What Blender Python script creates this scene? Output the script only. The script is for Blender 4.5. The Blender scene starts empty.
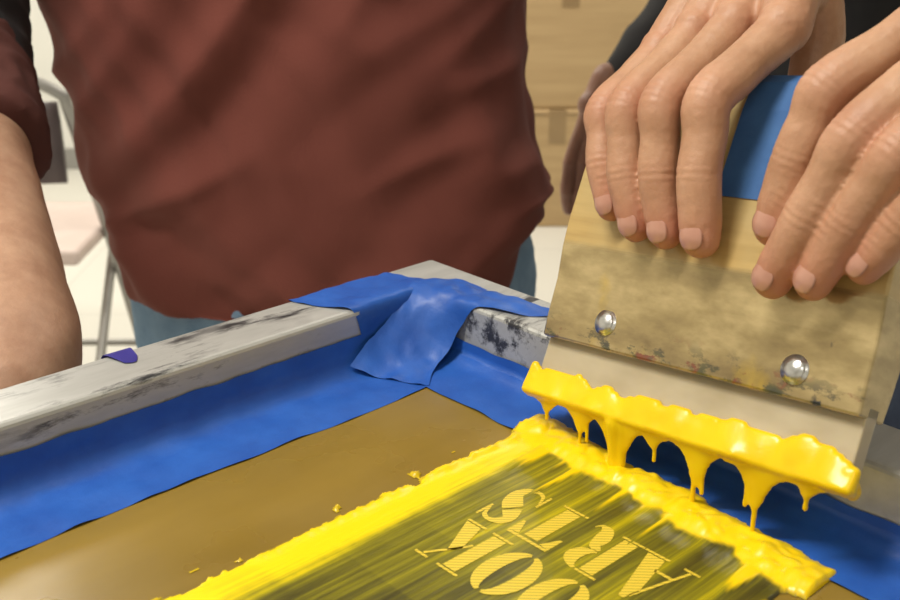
import bpy, bmesh, math, random
from mathutils import Vector, Matrix, noise
random.seed(7)
Z0=0.95
scene=bpy.context.scene
scene.view_settings.view_transform='Standard'
V=Vector
def nz(x,y=0,z=0): return noise.noise(V((x,y,z)))
# ---------------------------------------------------------------- materials
def newmat(name):
    m=bpy.data.materials.new(name); m.use_nodes=True
    nt=m.node_tree; b=nt.nodes['Principled BSDF']; return m,nt,b
def N(nt,t,**kw):
    n=nt.nodes.new(t)
    for k,v in kw.items():
        if k in n.inputs: n.inputs[k].default_value=v
        else: setattr(n,k,v)
    return n
def ramp(nt,fac,stops):
    r=nt.nodes.new('ShaderNodeValToRGB'); el=r.color_ramp.elements
    while len(el)<len(stops): el.new(0.5)
    for e,(p,c) in zip(el,stops):
        e.position=p; e.color=(c[0],c[1],c[2],1)
    nt.links.new(fac,r.inputs['Fac']); return r.outputs['Color']
def coords(nt,scale=(1,1,1),kind='Object'):
    tc=nt.nodes.new('ShaderNodeTexCoord'); mp=nt.nodes.new('ShaderNodeMapping')
    mp.inputs['Scale'].default_value=scale
    nt.links.new(tc.outputs[kind],mp.inputs['Vector']); return mp.outputs['Vector']
def noi(nt,vec,scale,detail=4,rough=.55):
    n=N(nt,'ShaderNodeTexNoise'); n.inputs['Scale'].default_value=scale
    n.inputs['Detail'].default_value=detail; n.inputs['Roughness'].default_value=rough
    nt.links.new(vec,n.inputs['Vector']); return n.outputs['Fac']
def bump(nt,b,h,strength=.3,dist=.001):
    bp=N(nt,'ShaderNodeBump'); bp.inputs['Strength'].default_value=strength; bp.inputs['Distance'].default_value=dist
    nt.links.new(h,bp.inputs['Height']); nt.links.new(bp.outputs['Normal'],b.inputs['Normal'])
def mix(nt,f,a,b):
    m=nt.nodes.new('ShaderNodeMix'); m.data_type='RGBA'
    for i,x in ((0,f),(6,a),(7,b)):
        if hasattr(x,'links'): nt.links.new(x,m.inputs[i])
        elif i==0: m.inputs[0].default_value=x
        else: m.inputs[i].default_value=(x[0],x[1],x[2],1)
    return m.outputs[2]
def simple(name,c1,c2,scale=8,rough=.6,bs=.2,bscale=60,bdist=.001,metal=0,sss=0,coat=0,stretch=(1,1,1)):
    m,nt,b=newmat(name); v=coords(nt,stretch)
    col=ramp(nt,noi(nt,v,scale),[(.3,c1),(.7,c2)])
    nt.links.new(col,b.inputs['Base Color'])
    b.inputs['Roughness'].default_value=rough; b.inputs['Metallic'].default_value=metal
    b.inputs['Coat Weight'].default_value=coat
    if bs: bump(nt,b,noi(nt,v,bscale,3),bs,bdist)
    return m
M_shirt=simple('maroon_cotton',(.146,.036,.026),(.164,.043,.030),4,.95,.4,420,.0008)
M_cuff=simple('shaded_maroon_cotton',(.07,.018,.014),(.10,.028,.022),6,.9,.35,350,.0008)  # shirt maroon darkened: sleeve shadow put into the colour
M_black=simple('black_cotton',(.006,.006,.008),(.014,.012,.014),8,.85,.3,300,.0008)
M_jeans=simple('light_denim',(.13,.22,.34),(.22,.33,.46),30,.9,.5,500,.0008)
M_djeans=simple('dark_denim',(.02,.03,.06),(.04,.055,.09),30,.9,.5,500,.0008)
M_shoe=simple('shoe_leather',(.02,.015,.012),(.04,.03,.025),20,.5)
M_hair=simple('brown_hair',(.02,.01,.006),(.06,.03,.015),60,.5,.6,200,.002)
M_eye=simple('eye_white',(.8,.8,.78),(.85,.85,.83),5,.15,0)
M_iris=simple('iris',(.03,.015,.008),(.08,.04,.02),80,.15,0)
M_lip=simple('lips',(.42,.13,.11),(.5,.18,.15),60,.45)
M_wall=simple('painted_wall',(.72,.71,.66),(.78,.77,.72),3,.8,.1,80)
M_ceil=simple('ceiling_paint',(.8,.8,.78),(.84,.84,.82),3,.9,.1,80)
M_trim=simple('trim_paint',(.25,.24,.22),(.3,.29,.27),3,.6,0)
M_card=simple('cardboard',(.42,.285,.14),(.50,.35,.18),3,.85,.2,60,stretch=(1,1,12))
M_ctape=simple('packing_tape',(.28,.185,.09),(.32,.215,.105),9,.3,0)
M_metal_dk=simple('dark_metal_tube',(.03,.025,.025),(.05,.04,.04),20,.35,0,metal=.6)
M_metal_lt=simple('grey_metal_tube',(.30,.29,.27),(.36,.35,.33),20,.4,0,metal=.4)
M_pad=simple('chair_vinyl',(.60,.48,.43),(.66,.54,.49),10,.5,.2,100)
M_padback=simple('chair_back_vinyl',(.06,.045,.045),(.10,.07,.07),10,.5,.2,100)
M_table=simple('table_laminate',(.10,.09,.08),(.16,.14,.12),6,.5)
M_bolt=simple('steel_bolt',(.6,.6,.6),(.8,.8,.8),40,.28,.3,300,.0004,metal=1)
M_nail=simple('fingernail',(.50,.25,.18),(.58,.31,.23),60,.28,0,coat=.3)
M_purp=simple('violet_tape',(.03,.025,.22),(.05,.04,.32),30,.5)
def m_floor():
    m,nt,b=newmat('pale_vinyl_floor'); v=coords(nt)
    br=N(nt,'ShaderNodeTexBrick'); nt.links.new(v,br.inputs['Vector']); br.offset=0
    br.inputs['Scale'].default_value=1; br.inputs['Brick Width'].default_value=.6; br.inputs['Row Height'].default_value=.6
    br.inputs['Mortar Size'].default_value=.002
    br.inputs['Color1'].default_value=(.64,.62,.56,1); br.inputs['Color2'].default_value=(.68,.66,.60,1); br.inputs['Mortar'].default_value=(.5,.48,.44,1)
    nt.links.new(br.outputs['Color'],b.inputs['Base Color']); b.inputs['Roughness'].default_value=.4
    return m
M_floor=m_floor()
def m_tape():
    m,nt,b=newmat('blue_painters_tape'); v=coords(nt)
    col=ramp(nt,noi(nt,v,30,5,.6),[(.25,(.010,.070,.36)),(.75,(.024,.130,.53))])
    nt.links.new(col,b.inputs['Base Color']); b.inputs['Roughness'].default_value=.48
    b.inputs['Coat Weight'].default_value=.08; b.inputs['Coat Roughness'].default_value=.3
    bump(nt,b,noi(nt,v,90,6,.6),.45,.0012); return m
M_tape=m_tape()
def m_htape():
    m,nt,b=newmat('matte_blue_tape'); v=coords(nt)
    col=ramp(nt,noi(nt,v,60,4),[(.25,(.035,.12,.34)),(.75,(.06,.18,.44))])
    nt.links.new(col,b.inputs['Base Color']); b.inputs['Roughness'].default_value=.7
    bump(nt,b,noi(nt,v,260,4),.3,.0005); return m
M_htape=m_htape()
def m_alu():
    m,nt,b=newmat('inky_aluminium'); v=coords(nt); vs=coords(nt,(.2,1,1))
    base=ramp(nt,noi(nt,vs,60,4,.6),[(.3,(.44,.44,.42)),(.7,(.60,.60,.58))])
    sm=ramp(nt,noi(nt,vs,60,8,.75),[(.49,(0,0,0)),(.59,(1,1,1))])
    big=ramp(nt,noi(nt,coords(nt,(.7,1,1)),15,3),[(.48,(0,0,0)),(.60,(1,1,1))])
    mm=N(nt,'ShaderNodeMath',operation='MULTIPLY'); nt.links.new(sm,mm.inputs[0]); nt.links.new(big,mm.inputs[1])
    c=mix(nt,mm.outputs[0],base,(.045,.045,.05))
    nt.links.new(c,b.inputs['Base Color']); b.inputs['Metallic'].default_value=.35; b.inputs['Roughness'].default_value=.42
    bump(nt,b,noi(nt,vs,200,5),.2,.0005); return m
M_alu=m_alu()
def m_emul():
    m,nt,b=newmat('emulsion_mesh'); v=coords(nt)
    c=ramp(nt,noi(nt,coords(nt,(.5,1.6,1)),8,4),[(.3,(.19,.122,.020)),(.7,(.31,.20,.036))])
    nt.links.new(c,b.inputs['Base Color'])
    r=ramp(nt,noi(nt,v,14,4),[(.35,(.22,.22,.22)),(.65,(.40,.40,.40))]); nt.links.new(r,b.inputs['Roughness'])
    bump(nt,b,noi(nt,v,45,3),.12,.001); return m
M_emul=m_emul()
def m_ink(name='yellow_ink'):
    m,nt,b=newmat(name); v=coords(nt)
    c=ramp(nt,noi(nt,v,60,2),[(.3,(.91,.58,.0)),(.7,(.95,.67,.003))])
    nt.links.new(c,b.inputs['Base Color']); b.inputs['Roughness'].default_value=.30
    b.inputs['Subsurface Weight'].default_value=.06; b.inputs['Subsurface Radius'].default_value=(.003,.002,.0003); b.inputs['Subsurface Scale'].default_value=.5
    bump(nt,b,noi(nt,coords(nt,(1,1,.4)),120,3),.2,.0008)
    return m
M_ink=m_ink()
def m_print():
    m,nt,b=newmat('pulled_ink_film')
    v=coords(nt,(6,260,1)); v2=coords(nt,(2.2,60,1)); v3=coords(nt,(1,1,1))
    n1=noi(nt,v,1,6,.7); n2=noi(nt,v2,1,4,.6); n3=noi(nt,v3,13,3)
    at=N(nt,'ShaderNodeAttribute'); at.attribute_name='bright'
    s=N(nt,'ShaderNodeMath',operation='ADD'); nt.links.new(n1,s.inputs[0]); nt.links.new(n2,s.inputs[1])
    s3=N(nt,'ShaderNodeMath',operation='MULTIPLY_ADD'); nt.links.new(n3,s3.inputs[0]); s3.inputs[1].default_value=.45; nt.links.new(s.outputs[0],s3.inputs[2])
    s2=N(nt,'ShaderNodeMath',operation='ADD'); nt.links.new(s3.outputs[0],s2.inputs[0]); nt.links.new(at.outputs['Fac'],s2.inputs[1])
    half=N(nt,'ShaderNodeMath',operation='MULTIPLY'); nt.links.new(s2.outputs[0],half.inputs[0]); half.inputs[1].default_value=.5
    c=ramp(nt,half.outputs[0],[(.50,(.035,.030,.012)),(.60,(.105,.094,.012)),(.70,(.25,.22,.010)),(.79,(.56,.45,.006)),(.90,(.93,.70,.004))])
    th=N(nt,'ShaderNodeAttribute'); th.attribute_name='thick'
    c2=mix(nt,th.outputs['Fac'],c,(.94,.65,.003))
    nt.links.new(c2,b.inputs['Base Color']); b.inputs['Roughness'].default_value=.30
    bump(nt,b,noi(nt,coords(nt,(30,400,1)),1,4),.4,.0006); return m
M_print=m_print()
def m_letter():
    m,nt,b=newmat('letter_ink'); v=coords(nt)
    w=N(nt,'ShaderNodeTexWave'); w.bands_direction='DIAGONAL'; w.inputs['Scale'].default_value=230; w.inputs['Distortion'].default_value=.3
    nt.links.new(v,w.inputs['Vector'])
    c=ramp(nt,w.outputs['Fac'],[(.1,(.50,.38,.03)),(.4,(.82,.60,.06))])
    nt.links.new(c,b.inputs['Base Color']); b.inputs['Roughness'].default_value=.4; return m
M_letter=m_letter()
def m_wood():
    m,nt,b=newmat('lacquered_squeegee_wood'); v=coords(nt,(3,1,40)); v2=coords(nt)
    g=ramp(nt,noi(nt,v,4,6,.6),[(.3,(.46,.30,.10)),(.7,(.62,.43,.16))])
    sp=ramp(nt,noi(nt,coords(nt,(1,1,2.0)),60,7,.72),[(.52,(0,0,0)),(.58,(1,1,1))])
    sep=N(nt,'ShaderNodeSeparateXYZ'); tc=N(nt,'ShaderNodeTexCoord'); nt.links.new(tc.outputs['Object'],sep.inputs[0])
    def mr(f0,f1,t0,t1):
        q=N(nt,'ShaderNodeMapRange'); nt.links.new(sep.outputs['Z'],q.inputs['Value'])
        for k,x in (('From Min',f0),('From Max',f1),('To Min',t0),('To Max',t1)): q.inputs[k].default_value=x
        return q.outputs[0]
    mm=N(nt,'ShaderNodeMath',operation='MULTIPLY'); nt.links.new(sp,mm.inputs[0]); nt.links.new(mr(.044,.031,.0,.9),mm.inputs[1])
    stc=ramp(nt,noi(nt,v2,70,2),[(.40,(.05,.06,.06)),(.5,(.12,.12,.06)),(.58,(.28,.07,.05)),(.64,(.14,.12,.08))])
    pat=ramp(nt,noi(nt,v2,18,4,.6),[(.38,(0,0,0)),(.62,(.8,.8,.8))])
    g2=mix(nt,pat,g,(.56,.43,.20))
    grime=ramp(nt,noi(nt,coords(nt,(1,1,2.2)),20,5,.6),[(.32,(.24,.17,.08)),(.50,(.45,.34,.16)),(.68,(.74,.58,.30))])
    g3=mix(nt,mr(.078,.075,0,.95),g2,grime)
    blob=ramp(nt,noi(nt,coords(nt,(1.6,1,1)),34,4,.6),[(.69,(0,0,0)),(.72,(1,1,1))])
    g4=mix(nt,blob,g3,(.04,.04,.05))
    ysm=ramp(nt,noi(nt,coords(nt,(1,1,.6)),26,4,.6),[(.58,(0,0,0)),(.70,(.6,.6,.6))])
    g5=mix(nt,ysm,g4,(.74,.50,.06))
    c=mix(nt,mm.outputs[0],g5,stc); nt.links.new(c,b.inputs['Base Color'])
    nt.links.new(mr(.078,.075,.38,.20),b.inputs['Roughness']); nt.links.new(mr(.078,.075,.08,.55),b.inputs['Metallic'])
    b.inputs['Coat Weight'].default_value=.5; b.inputs['Coat Roughness'].default_value=.12
    bump(nt,b,noi(nt,coords(nt,(1,1,1)),22,3),.25,.0012); return m
M_wood=m_wood()
def m_blade():
    m,nt,b=newmat('polyurethane_blade'); v=coords(nt,(1,1,2))
    c=ramp(nt,noi(nt,v,25,3),[(.3,(.44,.36,.23)),(.7,(.58,.50,.35))])
    nt.links.new(c,b.inputs['Base Color']); b.inputs['Roughness'].default_value=.3
    b.inputs['Subsurface Weight'].default_value=.4; b.inputs['Subsurface Radius'].default_value=(.02,.014,.006); b.inputs['Subsurface Scale'].default_value=.3
    return m
M_blade=m_blade()
def m_skin(name,c1,c2,pink):
    m,nt,b=newmat(name); v=coords(nt)
    base=ramp(nt,noi(nt,v,42,7,.65),[(.32,c1),(.68,c2)])
    at=N(nt,'ShaderNodeAttribute'); at.attribute_name='blush'
    c=mix(nt,at.outputs['Fac'],base,pink)
    nt.links.new(c,b.inputs['Base Color']); b.inputs['Roughness'].default_value=.47
    b.inputs['Subsurface Weight'].default_value=.10; b.inputs['Subsurface Radius'].default_value=(.006,.0025,.0012); b.inputs['Subsurface Scale'].default_value=.4
    bump(nt,b,noi(nt,v,330,6,.65),.5,.0007); return m
M_skin=m_skin('skin',(.43,.225,.125),(.58,.335,.205),(.55,.215,.14))
M_skin2=m_skin('skin_arm',(.38,.205,.13),(.52,.315,.21),(.52,.22,.15))
M_skin3=m_skin('skin_brown',(.26,.12,.08),(.34,.17,.11),(.3,.12,.08))
# ---------------------------------------------------------------- geometry helpers
ROOTS=[]
def empty(name,loc=(0,0,0),M=None):
    e=bpy.data.objects.new(name,None); scene.collection.objects.link(e); e.empty_display_size=.05
    e.matrix_world=M if M is not None else Matrix.Translation(V(loc)); ROOTS.append(e); return e
def obj(name,verts,faces,mat,parent=None,local=False,smooth=True):
    me=bpy.data.meshes.new(name); me.from_pydata([tuple(v) for v in verts],[],faces); me.update()
    bm=bmesh.new(); bm.from_mesh(me); bmesh.ops.recalc_face_normals(bm,faces=bm.faces); bm.to_mesh(me); bm.free()
    for p in me.polygons: p.use_smooth=smooth
    o=bpy.data.objects.new(name,me); scene.collection.objects.link(o)
    if mat: me.materials.append(mat)
    if parent:
        o.parent=parent
        if not local: o.matrix_parent_inverse=parent.matrix_world.inverted()
    else: ROOTS.append(o)
    return o
def bevel(o,w=.002,seg=3):
    m=o.modifiers.new('bevel','BEVEL'); m.width=w; m.segments=seg; m.limit_method='ANGLE'; m.angle_limit=.6
    return o
class G:
    def __init__(s): s.v=[]; s.f=[]
    def add(s,v,f):
        k=len(s.v); s.v+=[V(x) for x in v]; s.f+=[tuple(i+k for i in q) for q in f]; return s
    def box(s,a,b):
        x0,y0,z0=a; x1,y1,z1=b
        return s.add([(x0,y0,z0),(x1,y0,z0),(x1,y1,z0),(x0,y1,z0),(x0,y0,z1),(x1,y0,z1),(x1,y1,z1),(x0,y1,z1)],
          [(0,3,2,1),(4,5,6,7),(0,1,5,4),(1,2,6,5),(2,3,7,6),(3,0,4,7)])
    def ell(s,c,r,rot=None,u=16,w=10):
        vs=[];fs=[]; c=V(c)
        if not hasattr(r,'__len__'): r=(r,r,r)
        for i in range(w+1):
            th=math.pi*i/w
            for j in range(u):
                ph=2*math.pi*j/u
                p=V((r[0]*math.sin(th)*math.cos(ph),r[1]*math.sin(th)*math.sin(ph),r[2]*math.cos(th)))
                if rot: p=rot@p
                vs.append(c+p)
        for i in range(w):
            for j in range(u): fs.append((i*u+j,(i+1)*u+j,(i+1)*u+(j+1)%u,i*u+(j+1)%u))
        return s.add(vs,fs)
    def tube(s,pts,rad,seg=14,sub=6,cap=True,flat=1.0,flatdir=None):
        P=[V(p) for p in pts]; n=len(P)
        pp=[];rr=[]
        if sub>1 and n>2:
            for i in range(n-1):
                p0=P[max(i-1,0)];p1=P[i];p2=P[i+1];p3=P[min(i+2,n-1)]
                for k in range(sub):
                    t=k/sub
                    q=.5*((2*p1)+(-p0+p2)*t+(2*p0-5*p1+4*p2-p3)*t*t+(-p0+3*p1-3*p2+p3)*t**3)
                    pp.append(q); e=t*t*(3-2*t); rr.append(rad[i]*(1-e)+rad[i+1]*e)
            pp.append(P[-1]); rr.append(rad[-1])
        else: pp=P; rr=list(rad)
        if cap:
            d=(pp[-1]-pp[-2]).normalized(); r=rr[-1]; e=pp[-1]
            for a in (25,45,62,77,86): pp.append(e+d*r*math.sin(math.radians(a))); rr.append(r*math.cos(math.radians(a)))
            d=(pp[0]-pp[1]).normalized(); r=rr[0]; e=pp[0]
            for a in (25,45,62,77,86): pp.insert(0,e+d*r*math.sin(math.radians(a))); rr.insert(0,r*math.cos(math.radians(a)))
        t0=(pp[1]-pp[0]).normalized()
        up=flatdir if flatdir is not None else (V((0,0,1)) if abs(t0.z)<.9 else V((1,0,0)))
        x=(up-t0*up.dot(t0)).normalized()
        vs=[];fs=[]
        m=len(pp)
        for i in range(m):
            t=(pp[min(i+1,m-1)]-pp[max(i-1,0)]).normalized()
            x=(x-t*x.dot(t)).normalized(); y=t.cross(x)
            for j in range(seg):
                a=2*math.pi*j/seg; vs.append(pp[i]+rr[i]*(x*math.cos(a)*flat+y*math.sin(a)))
        for i in range(m-1):
            for j in range(seg): fs.append((i*seg+j,i*seg+(j+1)%seg,(i+1)*seg+(j+1)%seg,(i+1)*seg+j))
        fs.append(tuple(range(seg))[::-1]); fs.append(tuple((m-1)*seg+j for j in range(seg)))
        return s.add(vs,fs)
    def rings(s,R,seg=40,e=2.3):
        vs=[];fs=[]
        for (z,cx,cy,rx,ry) in R:
            for j in range(seg):
                a=2*math.pi*j/seg; c=math.cos(a); q=math.sin(a)
                vs.append((cx+rx*math.copysign(abs(c)**(2/e),c),cy+ry*math.copysign(abs(q)**(2/e),q),z))
        m=len(R)
        for i in range(m-1):
            for j in range(seg): fs.append((i*seg+j,i*seg+(j+1)%seg,(i+1)*seg+(j+1)%seg,(i+1)*seg+j))
        fs.append(tuple(range(seg))[::-1]); fs.append(tuple((m-1)*seg+j for j in range(seg)))
        return s.add(vs,fs)
def remesh(o,voxel,it=3,fac=.5):
    r=o.modifiers.new('r','REMESH'); r.mode='VOXEL'; r.voxel_size=voxel; r.adaptivity=0
    if it:
        q=o.modifiers.new('s','SMOOTH'); q.iterations=it; q.factor=fac
    dg=bpy.context.evaluated_depsgraph_get(); dg.update()
    me=bpy.data.meshes.new_from_object(o.evaluated_get(dg))
    mats=[m for m in o.data.materials]; o.modifiers.clear(); o.data=me
    me.materials.clear()
    for m in mats: me.materials.append(m)
    for p in me.polygons: p.use_smooth=True
    return o
def displace(o,fn):
    me=o.data; ns=[V(v.normal) for v in me.vertices]
    for v,n in zip(me.vertices,ns): v.co=V(v.co)+fn(V(v.co),n)
    me.update()
# ---------------------------------------------------------------- frames of reference
a=V((-.7336,-.6796,0)).normalized(); b=V((.6796,-.7336,0)); I=V((-.014,.608,0))
MF=Matrix((( a.x,b.x,0,I.x),(a.y,b.y,0,I.y),(0,0,1,0),(0,0,0,1)))
PL=V((.0455,.505,.020)); PR=V((.1530,.380,.040))
W=(PR-PL).normalized(); back=V((.754,.657,0)); back=(back-W*back.dot(W)).normalized(); up=W.cross(back)
if up.z<0: up=-up
ang=math.radians(29); U=(up*math.cos(ang)+back*math.sin(ang)).normalized(); Yb=U.cross(W)
MS=Matrix(((W.x,Yb.x,U.x,PL.x),(W.y,Yb.y,U.y,PL.y),(W.z,Yb.z,U.z,PL.z),(0,0,0,1)))
def S(w,u,n): return MS@V((w,-n,u))
# ---------------------------------------------------------------- room
def box(name,p,q,mat,parent=None,bev=0):
    o=obj(name,*(lambda g:(g.v,g.f))(G().box(p,q)),mat,parent,smooth=False)
    if bev: bevel(o,bev)
    return o
F=-Z0
box('floor',(-3.2,-2.6,F-.1),(3.2,4.8,F),M_floor)
box('ceiling',(-3.2,-2.6,F+2.8),(3.2,4.8,F+2.9),M_ceil)
box('wall_back',(-3.2,4.7,F),(3.2,4.8,F+2.8),M_wall)
box('wall_front',(-3.2,-2.6,F),(3.2,-2.5,F+2.8),M_wall)
box('wall_left',(-3.2,-2.5,F),(-3.1,4.7,F+2.8),M_wall)
box('wall_right',(3.1,-2.5,F),(3.2,4.7,F+2.8),M_wall)
box('baseboard_back',(-3.1,4.685,F),(3.1,4.7,F+.09),M_trim)
# ---------------------------------------------------------------- screen printing frame
sf=empty('screen_printing_frame',M=MF)
SL,TL,BW,BH=.50,.42,.038,.038
o4=[(-BW,-BW),(SL+BW,-BW),(SL+BW,TL+BW),(-BW,TL+BW)]; i4=[(0,0),(SL,0),(SL,TL),(0,TL)]
vs=[(x,y,0) for x,y in o4]+[(x,y,0) for x,y in i4]+[(x,y,BH) for x,y in o4]+[(x,y,BH) for x,y in i4]
fs=[]
for k in range(4):
    l=(k+1)%4
    fs+= [(k,l,4+l,4+k),(8+k,12+k,12+l,8+l),(k,8+k,8+l,l),(4+k,4+l,12+l,12+k)]
o=obj('aluminium_frame',vs,fs,M_alu,sf,True,False); bevel(o,.003,3)
def strip(name,path,length0,length1,axis,mat,amp=.0006,seed=0,n=160):
    vs=[];fs=[];m=len(path)
    for i in range(n+1):
        l=length0+(length1-length0)*i/n
        for k,(c,z) in enumerate(path):
            dz=amp*nz(l*60+seed,k*.6,seed); dc=amp*2.0*nz(l*25+seed,k*.3,seed+9)
            if 0<=c<.008: dc=abs(dc)*.5       # tape only ever lifts off the bar, never sinks into it
            cc=c+dc; zz=z+max(dz,-z*.4)
            vs.append((l,cc,zz) if axis==0 else (cc,l,zz))
    for i in range(n):
        for k in range(m-1): fs.append((i*m+k,(i+1)*m+k,(i+1)*m+k+1,i*m+k+1))
    return obj(name,vs,fs,mat,sf,True)
tp=[(.0007,.023),(.0007,.016),(.0010,.010),(.0028,.006),(.006,.0032),(.011,.002),(.018,.0016),(.026,.0014),(.034,.0012),(.0435,.001)]
strip('mesh_fabric',[(-.02,.0004),(.1,.0003),(.2,.0003),(.3,.0003),(TL+.01,.0004)],-.01,SL+.01,0,M_emul,0,n=4)
strip('tape_left_bar',tp,.0,SL,0,M_tape,.0013,3,240)
strip('tape_right_bar',[(c*.86+(.001 if z<.002 else 0),(z*.62 if z>.008 else z)+.0003) for c,z in tp],.0,TL,1,M_tape,.0010,17)
def patch(name,grid,mat,sub=8,amp=.0006,seed=0):
    R=len(grid);C=len(grid[0])
    def cr(P,t):
        n=len(P); i=min(int(t),n-2); f=t-i
        p0=P[max(i-1,0)];p1=P[i];p2=P[i+1];p3=P[min(i+2,n-1)]
        return .5*((2*p1)+(-p0+p2)*f+(2*p0-5*p1+4*p2-p3)*f*f+(-p0+3*p1-3*p2+p3)*f**3)
    rows=[[V(x) for x in r] for r in grid]
    nu=(C-1)*sub; nv=(R-1)*sub; vs=[]
    for j in range(nv+1):
        for i in range(nu+1):
            p=cr([cr(r,i/sub) for r in rows],j/sub)
            p=p+V((0,0,amp*nz(p.x*150+seed,p.y*150,p.z*90)))
            vs.append(p)
    fs=[(j*(nu+1)+i,j*(nu+1)+i+1,(j+1)*(nu+1)+i+1,(j+1)*(nu+1)+i) for j in range(nv) for i in range(nu)]
    return obj(name,vs,fs,mat,sf,True)
zt=BH+.0006
patch('tape_corner_top',[
 [(.066,-.0385,.034),(.047,-.0388,.034),(.026,-.0388,.034),(.004,-.0388,.034)],
 [(.072,-.0375,zt),(.050,-.037,zt),(.026,-.037,zt+.0002),(.002,-.036,zt)],
 [(.066,-.020,zt),(.046,-.019,zt+.0004),(.024,-.018,zt+.0005),(-.004,-.018,zt)],
 [(.055,-.002,zt),(.040,-.001,zt+.0004),(.02,-.000,zt+.0005),(-.006,-.003,zt+.0004)],
 [(.050,.0008,.022),(.038,.001,.020),(.018,.001,.020),(.002,.001,.02)],
],M_tape,8,.0008,4)
patch('tape_corner_drape',[
 [(-.022,.002,zt+.0006),(-.024,.028,zt+.0005),(-.026,.054,zt+.0005),(-.027,.088,zt+.0004)],
 [(-.014,-.004,zt+.0010),(-.014,.020,zt+.0008),(-.014,.044,zt+.0006),(-.010,.070,zt+.0006)],
 [(-.001,-.008,zt+.0024),(-.001,.012,zt+.0016),(-.001,.030,zt+.0008),(-.0005,.044,zt+.0006)],
 [(.013,-.004,.0385),(.0095,.009,.0345),(.0065,.022,.0290),(.0022,.033,.024)],
 [(.028,.0015,.0300),(.023,.009,.0230),(.016,.020,.0145),(.010,.030,.0105)],
 [(.044,.0025,.0200),(.040,.010,.0105),(.032,.022,.0055),(.024,.033,.0036)],
 [(.062,.0045,.0090),(.054,.014,.0036),(.046,.028,.0024),(.037,.0435,.0021)],
],M_tape,8,.0014,8)
patch('violet_tape_scrap',[[(.186,-.039,.030),(.179,-.0392,.031),(.172,-.039,.03)],[(.186,-.038,zt),(.179,-.038,zt),(.171,-.038,zt)],[(.182,-.022,zt),(.177,-.020,zt),(.173,-.026,zt)]],M_purp,4,.0003,2)
# ---------------------------------------------------------------- printed ink film and ridges
s0,s1,t0,t1=.004,.42,.100,.300
ns=int((s1-s0)/.0011); ntt=int((t1-t0)/.0009)
vs=[];H=[];TH=[];BR=[]
for i in range(ns+1):
    s=s0+(s1-s0)*i/ns
    edgeL=.1165+.0026*nz(s*45,1,0)+.0018*nz(s*160,2,0)
    for j in range(ntt+1):
        t=t0+(t1-t0)*j/ntt
        top=.022+(t-.117)*.085+.003*nz(t*60,5,0)+.0026*nz(t*200,6,0)
        edgeR=.277+.002*nz(s*40,9,0)
        dl=t-edgeL; dt=s-top
        aL=.0012+.0014*nz(s*50,3,0)+.0014*abs(nz(s*170,t*120,0))
        if s>.075: aL*=max(.55,1-(s-.075)*4)
        wL=.0030+.0018*nz(s*33,21,0)
        hL=aL*math.exp(-(dl/wL)**2)
        fl=nz(s*90,t*260,7)
        if -.012<dl<0 and fl>.28+(-dl)*20: hL=max(hL,.0010)
        aT=.0030+.0026*nz(t*55,4,s*40)+.0026*abs(nz(t*110,s*130,2))
        wT=.0095+.005*nz(t*35,11,0)
        hT=aT*math.exp(-(max(0,abs(dt-.007)-.004)/wT*1.3)**2) if (t>edgeL-.004 and t<edgeR+.010) else 0
        tr=nz(t*230,s*9,3)+.6*nz(t*90,s*5,8)
        dtl=dt-.014
        hd=0
        if dtl>0 and edgeL<t<edgeR:
            k=tr-.03-dtl*14
            if k>0: hd=.0012*min(1,k*4)
        hR=.0018*math.exp(-((t-edgeR)/.003)**2)*(.6+nz(s*70,13,0)) if dt>0 else 0
        if dt<-.0: hL*=max(0,1+dt/.006)
        h=max(hL,hT,hd,hR)
        inside=(t>edgeL and t<edgeR and dt>0)
        TH.append(min(1,max(0,(h-.0006)/.0006)))
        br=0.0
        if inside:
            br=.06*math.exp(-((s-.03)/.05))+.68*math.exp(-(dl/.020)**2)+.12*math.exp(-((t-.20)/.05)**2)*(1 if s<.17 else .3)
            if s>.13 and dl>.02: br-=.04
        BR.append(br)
        H.append(h if (inside or h>.0006) else -1)
        vs.append((s,t,.0012+max(h,0)+(.0003*nz(s*240,t*240,0) if h>.0008 else 0)))
keep=[h>=0 for h in H]
fs=[]
for i in range(ns):
    for j in range(ntt):
        q=(i*(ntt+1)+j,(i+1)*(ntt+1)+j,(i+1)*(ntt+1)+j+1,i*(ntt+1)+j+1)
        if all(keep[k] for k in q): fs.append(q)
cnt={}
for q in fs:
    for k in q: cnt[k]=cnt.get(k,0)+1
vs=[(v[0],v[1],.0006 if cnt.get(k,0)<4 else v[2]) for k,v in enumerate(vs)]
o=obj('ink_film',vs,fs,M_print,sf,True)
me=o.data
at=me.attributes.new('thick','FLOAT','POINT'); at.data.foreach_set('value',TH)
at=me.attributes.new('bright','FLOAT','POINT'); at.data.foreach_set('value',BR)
bm=bmesh.new(); bm.from_mesh(me); bmesh.ops.delete(bm,geom=[v for v in bm.verts if not v.link_faces],context='VERTS'); bm.to_mesh(me); bm.free()
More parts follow.
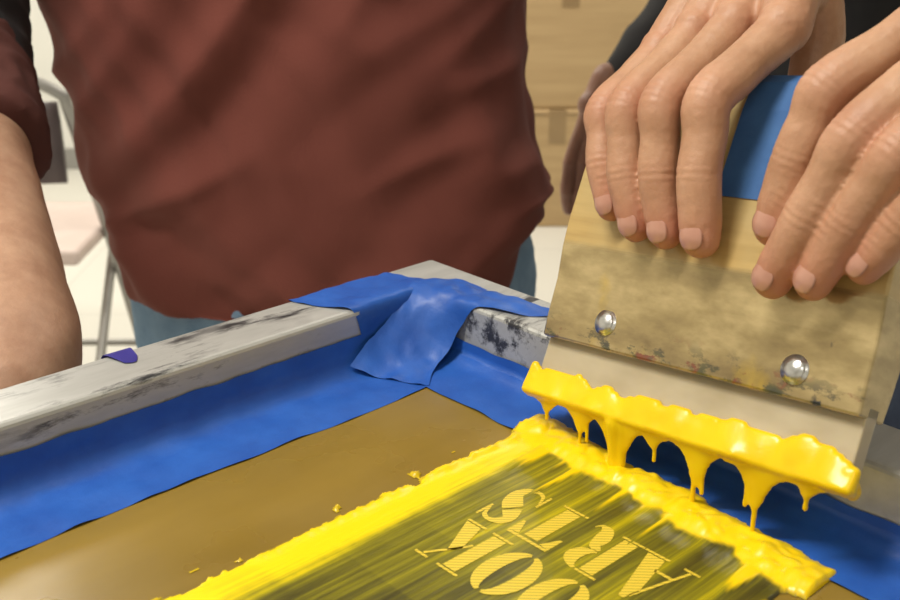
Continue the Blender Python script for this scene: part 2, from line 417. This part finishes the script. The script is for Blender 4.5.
# letters
def stroke(P,sub=8):
    pts=[]
    n=len(P)
    for i in range(n-1):
        p0=V(P[max(i-1,0)]);p1=V(P[i]);p2=V(P[i+1]);p3=V(P[min(i+2,n-1)])
        for k in range(sub):
            t=k/sub; pts.append(.5*((2*p1)+(-p0+p2)*t+(2*p0-5*p1+4*p2-p3)*t*t+(-p0+3*p1-3*p2+p3)*t**3))
    pts.append(V(P[-1])); vs=[]
    for i,p in enumerate(pts):
        d=pts[min(i+1,len(pts)-1)]-pts[max(i-1,0)]; d=V((d.x,d.y)).normalized(); nn=V((-d.y,d.x)); w=max(p.z,.03)/2
        vs+= [(p.x+nn.x*w,p.y+nn.y*w),(p.x-nn.x*w,p.y-nn.y*w)]
    return vs,[(2*i,2*i+1,2*i+3,2*i+2) for i in range(len(pts)-1)]
def poly(*p): return list(p),[tuple(range(len(p)))]
def rect(x0,y0,x1,y1): return poly((x0,y0),(x1,y0),(x1,y1),(x0,y1))
def cres(cx,cy,rx,ry,ix,iy,sgn,gap=.06):
    o=[];n=20
    for k in range(n+1):
        th=-math.pi/2+.08+(math.pi-.16)*k/n; o.append((cx+sgn*rx*math.cos(th)+sgn*.015,cy+ry*math.sin(th)))
    q=[(cx+sgn*ix*math.cos(-math.pi/2+.08+(math.pi-.16)*k/n)+sgn*.015,cy+iy*math.sin(-math.pi/2+.08+(math.pi-.16)*k/n)) for k in range(n+1)]
    vs=o+q; return vs,[(k,k+1,n+2+k,n+1+k) for k in range(n)]
L={}
L['T']=(.84,[rect(.28,.06,.56,.89),rect(.16,0,.68,.04),rect(.0,.94,.84,.99),poly((0,.94),(0,.66),(.05,.66),(.2,.92)),poly((.84,.94),(.84,.66),(.79,.66),(.64,.92))])
L['O']=(.86,[cres(.43,.5,.42,.5,.14,.45,1),cres(.43,.5,.42,.5,.14,.45,-1)])
L['S']=(.74,[stroke([(.60,.74,.03),(.52,.92,.07),(.36,.97,.08),(.20,.89,.16),(.16,.75,.22),(.29,.59,.30)]),stroke([(.33,.55,.31),(.47,.43,.31),(.56,.27,.23),(.51,.11,.14),(.36,.03,.07),(.20,.07,.06),(.10,.24,.03)]),rect(.60,.68,.65,.99),rect(.05,.01,.10,.32)])
L['R']=(.95,[rect(.10,.06,.36,.94),rect(.0,0,.44,.04),rect(.0,.96,.40,1),cres(.40,.75,.37,.25,.11,.20,1),stroke([(.44,.49,.06),(.58,.42,.18),(.62,.25,.26),(.70,.08,.20),(.84,.02,.06),(.92,.10,.03)])])
L['A']=(1.0,[stroke([(.14,.05,.05),(.30,.5,.05),(.44,.92,.05)],2),poly((.47,1.0),(.56,1.0),(.92,.06),(.60,.06),(.40,.78)),rect(.26,.28,.56,.33),rect(.0,0,.28,.04),rect(.54,0,1.0,.04)])
L['K']=(1.0,[rect(.10,.06,.37,.94),rect(0,0,.44,.04),rect(0,.96,.44,1),stroke([(.40,.40,.05),(.58,.66,.05),(.80,.94,.05)],2),rect(.66,.96,.94,1),poly((.46,.56),(.60,.70),(.98,.06),(.66,.06)),rect(.58,0,1.0,.04)])
L['B']=(.86,[rect(.10,.06,.36,.94),rect(0,0,.42,.04),rect(0,.96,.42,1),cres(.38,.76,.34,.24,.12,.20,1),cres(.38,.27,.42,.27,.14,.23,1)])
def word(name,items,base,h):
    gv=[];gf=[]
    for ch,tc in items:
        w,parts=L[ch]
        for vv,ff in parts:
            k=len(gv)
            for x,y in vv: gv.append((base+y*h, tc-(x-w/2)*h*.80, .00145))
            gf+=[tuple(i+k for i in q) for q in ff]
    o=obj(name,gv,gf,M_letter,sf,True,False)
    bm=bmesh.new(); bm.from_mesh(o.data)
    for f in bm.faces:
        if f.normal.z<0: f.normal_flip()
    bmesh.ops.triangulate(bm,faces=bm.faces); bm.to_mesh(o.data); bm.free()
word('lettering_arts',[('S',.161),('T',.1840),('R',.2095),('A',.2365)],.074,.034)
word('lettering_book',[('K',.1690),('O',.1950),('O',.2200),('B',.244)],.113,.034)
# ---------------------------------------------------------------- squeegee
sq=empty('screen_printing_squeegee',M=MS)
LW=.173
prof=[(.0105,.0285),(.0118,.040),(.0128,.058),(.0160,.074),(.0172,.088),(.0172,.12),(.0165,.149),(.0145,.163),(.010,.1675)]
full=[(n,u) for n,u in prof]+[(-n,u) for n,u in prof[::-1]]
def extr(name,pr,w0,w1,mat,bev=.001,nseg=1,closed=True):
    vs=[];fs=[];m=len(pr)
    for i in range(nseg+1):
        w=w0+(w1-w0)*i/nseg
        vs+=[(w,-n,u) for n,u in pr]
    for i in range(nseg):
        for k in range(m if closed else m-1): fs.append((i*m+k,i*m+(k+1)%m,(i+1)*m+(k+1)%m,(i+1)*m+k))
    if closed: fs+= [tuple(range(m)),tuple(nseg*m+k for k in range(m))]
    o=obj(name,vs,fs,mat,sq,True,False)
    if bev: bevel(o,bev,2)
    return o
extr('wooden_handle',full,0,LW,M_wood,.0012)
extr('rubber_blade',[(.0046,0),(.0046,.034),(-.0046,.034),(-.0046,0)],0,LW,M_blade,.0008)
tpr=[(n+.0006,u) for n,u in prof if u>.115]; tpr=[(.0178,.108)]+tpr; tpr[-1]=(.0104,.1682)
extr('blue_tape_wrap',tpr+[(-n,u) for n,u in tpr[::-1]],.083,.114,M_htape,0,6,False)
for k,(w,u,n) in enumerate([(.0385,.0415,.0119),(.1415,.0405,.0119)]):
    g=G()
    g.ell((w,-n,u),(.0050,.0024,.0054),None,20,10)
    g.tube([(w,-n+.002,u),(w,-n-.0003,u)],[.0064,.0064],20,1,False)
    obj('bolt_%d'%(k+1),g.v,g.f,M_bolt,sq,True)
# ink loaded on the blade with drips
g=G(); down=V((0,0,-1)); Ml=MS.inverted().to_3x3(); dl=Ml@down
# runny skirt: depth of the hanging ink along the blade (peaks become drips)
pk=[(.010,.006,.006),(.033,.012,.007),(.057,.024,.012),(.078,.007,.006),(.103,.018,.009),(.134,.020,.010),(.157,.007,.006)]
def hang(w): return .002+sum(h*math.exp(-abs((w-c)/s)**1.4*2.2) for c,h,s in pk)+.0012*nz(w*120,2,0)
w=-.003
while w<LW+.003:
    top=.011+.006*nz(w*30,3,0)+.004*nz(w*95,8,0)
    k=0.0
    while k<=top:
        q=k/top
        th=(.0034+.0022*nz(w*38,k*50,5)+.0007*nz(w*110,k*110,5))*(1.15-.5*q)
        g.ell((w,-(.0046+th*.35),k),(.0026,max(.0014,th),.0026),None,10,6); k+=.0018
    h=hang(w); k=0.0
    while k<h:
        p=V((w,-.0045,.0))+dl*k; r=.0030-.0016*(k/max(h,.004))
        g.ell(p,(.0022,max(.0011,r),.0022),None,8,6); k+=.0013
    w+=.0013
for w in (0.0,LW):
    for k in range(5): g.ell((w,.002-.002*k,.0+.0015*k),(.0032,.0032,.004),None,10,6)
def drip(w,l,rm,re,start=.002,n=.0045,sway=0):
    p0=V((w,-n,0)); P=[p0+dl*(start+(l-start)*k)+V((sway*k,0,0)) for k in (0,.3,.55,.8,1)]
    g.tube(P,[rm*1.5,rm*1.15,rm,rm*.8+re*.2,re],12,5)
drip(.010,.013,.0012,.0013); drip(.033,.030,.0011,.0015); drip(.0375,.018,.0010,.0012)
drip(.055,.038,.0036,.0020,sway=.002); drip(.060,.036,.0022,.0015); drip(.079,.016,.0011,.0013)
drip(.102,.034,.0013,.0022); drip(.1065,.024,.0011,.0013); drip(.134,.052,.0013,.0018); drip(.129,.022,.0011,.0013); drip(.157,.014,.0012,.0015)
o=obj('ink_load',g.v,g.f,M_ink,sq,True); remesh(o,.0008,7)
# ---------------------------------------------------------------- hands
def hand(name,root,fingers,carp,thumb,wrist,mat,conv,radii,voxel=.00095,dors=None,nails=True,pad=1):
    g=G(); joints=[]
    FW=[[V(conv(*p)) for p in f] for f in fingers]; C=[V(conv(*p)) for p in carp]
    T=[V(conv(*p)) for p in thumb]; WR=[V(conv(*p)) for p in wrist]
    D=V(dors).normalized()
    for f,r,c in zip(FW,radii,C):
        m,p,d,t=f
        P=[m,m.lerp(p,.5),p,p.lerp(d,.5),d,d.lerp(t,.6),t]
        Rr=[r*1.18,r*1.06,r*1.10,r*1.01,r*1.01,r*.98,r*.87]
        g.tube(P,Rr,18,6)
        g.tube([m,m.lerp(c,.5),c],[r*1.25,r*1.45,r*1.75],14,5)
        g.tube([m+D*r*.75,m.lerp(c,.5)+D*r*1.05,c+D*r*.9],[r*.42,r*.36,r*.4],10,4)
        g.ell(m+D*.0015,r*1.22,None,14,10)
        joints+=[(p,(d-m).normalized(),r,1.0),(d,(t-p).normalized(),r,.8)]
    for i in range(3):
        q=FW[i][0].lerp(FW[i+1][0],.5); k=C[i].lerp(C[i+1],.5); r=radii[i]
        q=q.lerp(k,.08)-D*.002; g.tube([q,q.lerp(k,.5),k],[r*1.0,r*1.35,r*1.7],12,4)
    r=.0098*pad
    g.tube([T[0],T[1],T[1].lerp(T[2],.5),T[2],T[2].lerp(T[3],.5),T[3]],[r*1.7,r*1.3,r*1.08,r*1.1,r*1.05,r*.9],16,6)
    g.tube([C[1],T[0]],[r*1.6,r*1.7],12,1); g.tube([FW[-1][0].lerp(C[-1],.3),T[0].lerp(T[1],.6)],[r*1.1,r*1.1],12,1)
    ax=(C[0]-C[-1]).normalized()
    for sg in (-1,1):
        g.tube([(C[1]+C[2])/2+ax*sg*.012]+[q+ax*sg*.010 for q in WR],[.020*pad]+[.021*pad+.002*i for i in range(len(WR))],16,5)
    o=obj(name,g.v,g.f,mat,root); remesh(o,voxel,4)
    tips=[f[3] for f in FW]+[T[3]]; pips=[f[1] for f in FW]+[f[0] for f in FW]; dips=[f[2] for f in FW]
    def fn(p,n):
        off=0
        for (j,axx,r,k) in joints:
            d=p-j
            if d.length<.016:
                x=d.dot(axx)
                dd=n.dot(D)
                if dd>.0: off+=k*dd*(-.00022*math.cos(x*2*math.pi/.0034)*math.exp(-(x/.0042)**2))
                off-=.00025*k*math.exp(-(x/.0012)**2)*max(0,.6-abs(dd))
        off+=.00040*nz(p.x*80,p.y*80,p.z*80)+.00012*nz(p.x*300,p.y*300,p.z*300)
        return n*off
    displace(o,fn)
    bl=[]
    for v in o.data.vertices:
        c=V(v.co); x=0
        for t in tips: x+=.80*math.exp(-((c-t).length/.013)**2)
        for t in pips: x+=.45*math.exp(-((c-t).length/.012)**2)
        for t in dips: x+=.30*math.exp(-((c-t).length/.010)**2)
        bl.append(min(1,x))
    at=o.data.attributes.new('blush','FLOAT','POINT'); at.data.foreach_set('value',bl)
    if nails:
        for i,(f,r) in enumerate(zip(FW,radii)):
            axx=(f[3]-f[2]).normalized(); up=(D-axx*D.dot(axx)).normalized(); sd=axx.cross(up)
            vs=[];nu,nv=12,12; rr=r*.905
            for j in range(nv+1):
                q=j/nv; x=-.0068+.0108*q
                wa=math.radians(40)*math.sqrt(max(.02,1-(2*abs(q-.5))**3.2))
                rad=rr+.0003-(.0008*(1-q)**3)-.0014*max(0,q-.5)**1.5*3
                for k in range(nu+1):
                    th=wa*(2*k/nu-1)
                    vs.append(f[3]+axx*x+up*rad*math.cos(th)+sd*rad*math.sin(th))
            fs=[(j*(nu+1)+k,j*(nu+1)+k+1,(j+1)*(nu+1)+k+1,(j+1)*(nu+1)+k) for j in range(nv) for k in range(nu)]
            q=obj(name+'_nail_%d'%(i+1),vs,fs,M_nail,root); sm=q.modifiers.new('s','SOLIDIFY'); sm.thickness=.0004
    return o
# ---------------------------------------------------------------- bodies
def torso(name,root,R,arms,mat,voxel=.008,fold=1.0,hem=None,e=2.3,seed=0):
    g=G(); g.rings(R,48,e)
    for P,r in arms: g.tube(P,r,18,6)
    o=obj(name,g.v,g.f,mat,root); remesh(o,voxel,4)
    def soft(t): return math.sqrt(t*t+.003)
    def fn(p,n):
        q=p*1.0
        u=q.x+.35*nz(q.x*4,q.y*4,q.z*4+seed)*.25
        d=.014*nz(q.x*6+seed,q.y*6,q.z*3.5)+.018*(.22-soft(nz(u*9+q.z*6.5,q.y*6+seed,(q.z-q.x)*2.2)))+.017*(.22-soft(nz(u*12-q.z*13,q.y*7,(q.z+q.x)*3+seed)))+.0055*nz(u*30+q.z*22,q.y*20,(q.z-q.x)*8)
        off=n*d*fold
        if hem: off+=hem(p)
        return off
    displace(o,fn); return o
def legs(name,root,cx,cy,top,mat,hw=.17):
    g=G(); g.rings([(top,cx,cy,hw*.98,.115),(top-.08,cx,cy,hw*1.04,.125),(top-.17,cx,cy,hw*1.06,.125),(top-.24,cx,cy,hw,.115)],36,2.4)
    for sg in (-1,1):
        g.tube([(cx+sg*.088,cy,top-.16),(cx+sg*.10,cy-.005,-.28),(cx+sg*.105,cy-.01,-.48),(cx+sg*.11,cy+.01,-.72),(cx+sg*.115,cy+.015,F+.07)],[.100,.090,.072,.064,.056],20,6)
    o=obj(name,g.v,g.f,mat,root); remesh(o,.010,3)
    displace(o,lambda p,n:n*(.007*(1-2*abs(nz(p.x*14,p.y*14,p.z*9)))+.002*nz(p.x*50,p.y*50,p.z*30)))
    for sg in (-1,1):
        g=G(); x=cx+sg*.12; g.ell((x,cy-.06,F+.045),(.045,.13,.044)); g.ell((x,cy+.02,F+.065),(.04,.055,.06)); g.box((x-.044,cy-.17,F),(x+.044,cy+.06,F+.018))
        o=obj(name+'_shoe_%d'%(1.5+sg*.5),g.v,g.f,M_shoe,root); remesh(o,.006,3)
def head(root,c,yaw,mat,longhair=False):
    R=Matrix.Rotation(yaw,3,'Z'); c=V(c)
    def P(x,y,z): return c+R@V((x,y,z))
    g=G()
    g.ell(P(0,.012,.035),(.076,.094,.090),R,24,16); g.ell(P(0,-.018,-.035),(.060,.066,.080),R,24,16); g.ell(P(0,-.055,-.082),(.026,.022,.022),R)
    g.tube([P(0,-.082,.018),P(0,-.094,-.004),P(0,-.104,-.022)],[.008,.010,.013],12,4)
    for s in (-1,1):
        g.ell(P(s*.014,-.092,-.026),(.009,.009,.008),R); g.ell(P(s*.036,-.062,-.018),(.022,.018,.016),R)
        g.ell(P(s*.030,-.078,.026),(.022,.010,.007),R)
        g.ell(P(s*.078,.008,-.004),(.008,.018,.030),R)
    g.tube([P(0,.02,-.07),P(0,.03,-.13),P(0,.035,-.19)],[.056,.056,.066],20,4)
    o=obj('head',g.v,g.f,mat,root); remesh(o,.0045,4)
    for s in (-1,1):
        g=G(); g.ell(P(s*.031,-.070,.008),(.0125,.0125,.0115),R); obj('eye_%d'%(1.5+s*.5),g.v,g.f,M_eye,root)
        g=G(); g.ell(P(s*.031,-.080,.008),(.0058,.004,.0058),R); obj('iris_%d'%(1.5+s*.5),g.v,g.f,M_iris,root)
    g=G(); g.ell(P(0,-.083,-.052),(.024,.008,.005),R); g.ell(P(0,-.081,-.060),(.020,.008,.006),R); obj('mouth',g.v,g.f,M_lip,root)
    g=G(); g.ell(P(0,.024,.052),(.084,.098,.090),R,24,16); g.ell(P(0,.055,-.01),(.074,.070,.085),R,20,12)
    if longhair: g.tube([P(0,.07,.0),P(0,.09,-.10),P(0,.09,-.22)],[.075,.07,.05],18,5)
    o=obj('hair',g.v,g.f,M_hair,root); remesh(o,.006,3)
    displace(o,lambda p,n:n*(.005*nz(p.x*70,p.y*70,p.z*25)))
# --- person in maroon shirt
p1=empty('person',(-.13,1.08,F))
def hem1(p):
    if p.z>-.02: return V((0,0,0))
    k=min(1,(-.02-p.z)/.1); r=max(0,min(1,(p.x+.02)/.10)); l=max(0,min(1,(-.16-p.x)/.14))
    return V((0,0,k*(.062*r*r+.030*l+.006*nz(p.x*14,p.y*9,0))))
torso('maroon_tshirt',p1,[(-.150,-.130,1.08,.204,.140),(-.10,-.122,1.08,.218,.145),(-.04,-.116,1.08,.226,.145),(.00,-.127,1.08,.232,.142),(.06,-.140,1.08,.230,.140),(.15,-.153,1.08,.232,.135),(.28,-.160,1.08,.232,.135),(.40,-.160,1.08,.226,.125),(.47,-.160,1.085,.185,.10),(.51,-.160,1.09,.08,.07)],
 [([(-.36,1.08,.45),(-.43,1.06,.35),(-.435,1.02,.28)],[.075,.072,.068]),([(.03,1.08,.45),(.045,1.12,.34),(.045,1.16,.25)],[.075,.066,.060])],M_shirt,.006,1.0,hem1)
g=G(); g.tube([(-.44,1.04,.32),(-.43,.99,.22),(-.410,.92,.145),(-.388,.86,.108)],[.062,.059,.057,.054],22,6)
o=obj('black_sleeve',g.v,g.f,M_black,p1); remesh(o,.005,3)  # black sleeve running from the T-shirt down to the cuff
displace(o,lambda p,n:n*(.007*(1-2*abs(nz(p.x*24,p.y*24,p.z*24)))))
g=G(); g.tube([(-.394,.885,.122),(-.372,.835,.096),(-.348,.785,.076)],[.0545,.0545,.0525],22,6,False)
o=obj('shaded_cuff',g.v,g.f,M_cuff,p1); remesh(o,.004,2)  # sleeve end, its shadow carried by the darker maroon
displace(o,lambda p,n:n*(.005*(1-2*abs(nz(p.x*34,p.y*34,p.z*34)))))
g=G(); g.tube([(-.43,.97,.17),(-.388,.87,.110),(-.349,.78,.072),(-.302,.68,.040),(-.255,.58,.012),(-.246,.54,.002)],[.043,.044,.044,.043,.042,.036],24,7)
o=obj('right_forearm',g.v,g.f,M_skin2,p1); remesh(o,.004,3)
displace(o,lambda p,n:n*(.0015*nz(p.x*40,p.y*25,p.z*40)))
ident=lambda x,y,z:V((x,y,z))
hx=[(-.250,.478,.012),(-.266,.463,.008),(-.284,.452,.004),(-.301,.443,.0)]
fing=[]
for k,(x,y,z) in enumerate(hx):
    L0=[1.0,1.08,1.0,.82][k]
    fing.append([(x,y,z),(x+.004,y-.010*L0,z-.036*L0),(x+.001,y+.002,z-.058*L0),(x-.004,y+.012,z-.072*L0)])
hand('right_hand',p1,fing,[(-.248,.535,.004),(-.256,.533,.003),(-.264,.532,.002),(-.272,.532,.0)],[(-.240,.520,.0),(-.222,.497,-.006),(-.212,.487,-.03),(-.212,.482,-.052)],[(-.257,.55,.005),(-.262,.58,.015)],M_skin2,ident,[.0088,.009,.0086,.0075],.0016,(0,-1,.3),False)
g=G(); g.tube([(.030,1.15,.27),(.015,1.21,.15),(-.02,1.25,.03),(-.05,1.262,-.02)],[.05,.046,.040,.032],20,6); o=obj('left_forearm',g.v,g.f,M_skin2,p1); remesh(o,.006,3)
hand('left_hand',p1,[[(-.09,1.262,-.015-.018*k),(-.125,1.262,-.015-.018*k),(-.145,1.258,-.017-.018*k),(-.16,1.25,-.017-.018*k)] for k in range(4)],
 [(-.05,1.262,-.01-.012*k) for k in range(4)],[(-.05,1.25,-.01),(-.07,1.245,.01),(-.095,1.24,.02),(-.115,1.24,.02)],[(-.045,1.262,-.02),(-.03,1.262,-.01)],M_skin2,ident,[.0085,.009,.0085,.0075],.002,(0,1,0),False)
legs('jeans',p1,-.120,1.085,-.03,M_jeans,.196)
head(p1,(-.16,1.05,.70),0,M_skin2)
# --- person holding the squeegee
p2=empty('person',(.47,1.0,F))
torso('black_shirt',p2,[(-.12,.47,1.0,.19,.125),(-.02,.47,1.0,.195,.125),(.10,.47,1.0,.195,.115),(.25,.47,.99,.205,.12),(.36,.47,.98,.20,.115),(.43,.47,.97,.16,.09),(.47,.47,.97,.075,.06)],
 [([(.30,.98,.40),(.27,.92,.38),(.235,.82,.36),S(.088,.355,-.085),S(.072,.300,-.040)],[.062,.054,.048,.040,.034]),
  ([(.64,.96,.40),(.66,.86,.33),(.58,.70,.31),S(.250,.31,-.10),S(.238,.272,-.060)],[.062,.054,.050,.042,.036])],M_black,.006,.6)
legs('dark_jeans',p2,.47,1.0,-.04,M_djeans,.165)
head(p2,(.47,.93,.65),-.5,M_skin,True)
NF=-Yb
f1=[[(.0235,.179,.014),(.0195,.139,.036),(.0260,.113,.0325),(.0325,.095,.0255)],
    [(.0450,.187,.018),(.0395,.139,.043),(.0445,.108,.0362),(.0510,.087,.0262)],
    [(.0675,.190,.019),(.0605,.141,.045),(.0640,.109,.0370),(.0690,.086,.0266)],
    [(.0920,.188,.017),(.0840,.144,.043),(.0860,.111,.0372),(.0890,.085,.0270)]]
hand('right_hand',p2,f1,[(.038,.258,-.004),(.048,.264,-.006),(.059,.266,-.007),(.069,.262,-.006)],[(.068,.242,-.012),(.076,.210,-.032),(.076,.180,-.037),(.073,.152,-.0275)],[(.062,.276,-.015),(.067,.294,-.034)],M_skin,S,[.0083,.0088,.0091,.0099],dors=NF)
f2=[[(.219,.164,.018),(.1940,.122,.038),(.1790,.101,.0325),(.1660,.084,.0260)],
    [(.201,.176,.022),(.1760,.126,.043),(.1600,.098,.0360),(.1470,.075,.0262)],
    [(.183,.185,.023),(.1575,.131,.045),(.1425,.098,.0372),(.1290,.073,.0266)],
    [(.163,.191,.019),(.1390,.150,.043),(.1300,.121,.0370),(.1230,.095,.0270)]]
hand('left_hand',p2,f2,[(.246,.246,-.014),(.235,.254,-.016),(.224,.258,-.016),(.213,.259,-.014)],[(.210,.236,-.022),(.194,.203,-.035),(.182,.175,-.038),(.172,.150,-.0275)],[(.232,.266,-.030),(.237,.276,-.050)],M_skin,S,[.0082,.0089,.0094,.0100],dors=NF)
# --- person standing further back
p3=empty('person',(.53,1.62,F))
torso('dark_sweater',p3,[(-.16,.53,1.62,.20,.13),(-.05,.53,1.62,.20,.13),(.12,.53,1.62,.19,.12),(.28,.53,1.61,.205,.12),(.40,.53,1.60,.20,.11),(.46,.53,1.6,.16,.09),(.50,.53,1.6,.075,.06)],
 [([(.34,1.6,.43),(.335,1.6,.28),(.330,1.57,.13),(.272,1.53,.03),(.232,1.51,-.020)],[.065,.058,.050,.042,.035]),([(.72,1.6,.43),(.77,1.6,.28),(.77,1.57,.13),(.73,1.50,-.0)],[.065,.058,.052,.040])],M_black,.008,.7,seed=5)
legs('jeans',p3,.53,1.62,-.06,M_jeans,.17)
head(p3,(.53,1.56,.69),.2,M_skin3)
hk=[]
for k in range(4):
    x=.160+.019*k; l=[.86,1,1.05,.95][k]
    hk.append([(x+.006,1.49-.002*k,-.110),(x+.002,1.485,-.110-.042*l),(x+.004,1.492,-.110-.066*l),(x+.008,1.502,-.110-.084*l)])
hand('right_hand',p3,hk,[(.195,1.505,-.035),(.203,1.503,-.033),(.210,1.502,-.033),(.217,1.50,-.035)],[(.220,1.49,-.048),(.230,1.475,-.075),(.228,1.465,-.105),(.223,1.462,-.125)],[(.213,1.508,-.025),(.226,1.515,-.0)],M_skin3,ident,[.0082,.0088,.009,.0088],.0016,(0,-1,0),False)
hand('left_hand',p3,[[(x+.53,y,z+.04) for x,y,z in f] for f in hk],[(.725,1.505,.0),(.732,1.503,.0),(.739,1.502,.0),(.746,1.50,.0)],[(.715,1.49,-.01),(.702,1.475,-.04),(.702,1.465,-.07),(.705,1.462,-.09)],[(.735,1.508,.005),(.733,1.51,.03)],M_skin3,ident,[.0082,.0088,.009,.0088],.002,(0,-1,0),False)
# ---------------------------------------------------------------- work table
tb=empty('work_table',M=MF@Matrix.Translation((.25,.21,F)))
def tbox(n,p,q,mat,bev=.003):
    g=G().box(p,q); o=obj(n,g.v,g.f,mat,tb,True,False); bevel(o,bev); return o
tbox('table_top',(-.284,-.244,-F-.035),(.40,.45,-F-.0008),M_table)
for k,(x,y) in enumerate([(-.25,-.21),(.36,-.21),(.36,.41),(-.25,.41)]): tbox('leg_%d'%(k+1),(x-.025,y-.025,0),(x+.025,y+.025,-F-.034),M_metal_dk)
tbox('rail_1',(-.25,-.22,-F-.10),(.36,-.20,-F-.034),M_metal_dk); tbox('rail_2',(-.26,-.21,-F-.10),(-.24,.41,-F-.034),M_metal_dk)
# ---------------------------------------------------------------- cardboard boxes
def cbox(x0,x1,y0,y1,z0,z1):
    r=empty('cardboard_box',((x0+x1)/2,(y0+y1)/2,z0))
    box('carton',(x0,y0,z0),(x1,y1,z1),M_card,r,.008)
    xm=x0+(x1-x0)*.38; box('tape_strip',(xm-.03,y0-.001,z1-.12),(xm+.03,y1+.001,z1+.001),M_ctape,r)
    box('flap_seam',(x0+.004,y0-.0015,z1-.018),(x1-.004,y0+.001,z1-.010),M_ctape,r)
cbox(.16,.74,3.85,4.35,F,F+.43); cbox(.20,.76,3.87,4.33,F+.431,F+.90); cbox(.17,.72,3.86,4.34,F+.901,F+1.3)
cbox(.80,1.4,3.85,4.35,F,F+.5)
# ---------------------------------------------------------------- folding chair (seen from behind)
ch=empty('folding_chair',(-.98,2.35,F)); cx,cy=-.98,2.35
g=G()
for s in (-1,1):
    x=cx+s*.21
    g.tube([(x,cy+.22,F+.01),(x,cy+.02,F+.45),(x,cy-.16,F+.80)],[.012]*3,12,4)
    g.tube([(x-s*.02,cy-.24,F+.01),(x-s*.02,cy+.14,F+.44)],[.011]*2,12,1)
g.tube([(cx-.21,cy-.16,F+.80),(cx-.12,cy-.18,F+.84),(cx+.12,cy-.18,F+.84),(cx+.21,cy-.16,F+.80)],[.012]*4,12,5)
g.tube([(cx-.21,cy+.17,F+.12),(cx+.21,cy+.17,F+.12)],[.009]*2,10,1); g.tube([(cx-.19,cy-.2,F+.09),(cx+.19,cy-.2,F+.09)],[.009]*2,10,1)
obj('tube_frame',g.v,g.f,M_metal_lt,ch)
box('seat',(cx-.20,cy-.17,F+.44),(cx+.20,cy+.21,F+.475),M_pad,ch,.012)
g=G(); g.tube([(cx-.19,cy-.145,F+.70),(cx,cy-.165,F+.70),(cx+.19,cy-.145,F+.70)],[.085]*3,20,6,False,.16,V((0,1,0)))
obj('backrest',g.v,g.f,M_padback,ch)
# ---------------------------------------------------------------- lights
def panel(x,y,sx,sy,e,col=(1,.95,.85)):
    r=empty('ceiling_light',(x,y,F+2.78))
    box('housing',(x-sx/2-.03,y-sy/2-.03,F+2.765),(x+sx/2+.03,y+sy/2+.03,F+2.80),M_trim,r)
    l=bpy.data.lights.new('tube_light','AREA'); l.shape='RECTANGLE'; l.size=sx; l.size_y=sy; l.energy=e; l.color=col
    q=bpy.data.objects.new('tube_light',l); scene.collection.objects.link(q); q.location=(x,y,F+2.755); q.parent=r; q.matrix_parent_inverse=r.matrix_world.inverted()
panel(-.9,.2,1.0,.25,46); panel(1.0,1.9,1.2,.3,12); panel(-1.4,3.2,1.2,.3,60); panel(.9,3.3,1.2,.3,24); panel(.2,-1.4,1.2,.3,9)
w=bpy.data.worlds.new('room_world'); scene.world=w; w.use_nodes=True
w.node_tree.nodes['Background'].inputs[0].default_value=(1,.97,.9,1); w.node_tree.nodes['Background'].inputs[1].default_value=.15
# ---------------------------------------------------------------- camera
cd=bpy.data.cameras.new('camera'); cam=bpy.data.objects.new('camera',cd); scene.collection.objects.link(cam)
cd.lens=44; cd.sensor_width=36; cd.clip_start=.01
cam.location=(0,0,.268+Z0); cam.rotation_euler=(math.radians(90-21.35),0,0)
cd.dof.use_dof=True; cd.dof.focus_distance=.56; cd.dof.aperture_fstop=15
scene.camera=cam
for r in ROOTS:
    r.location.z+=Z0
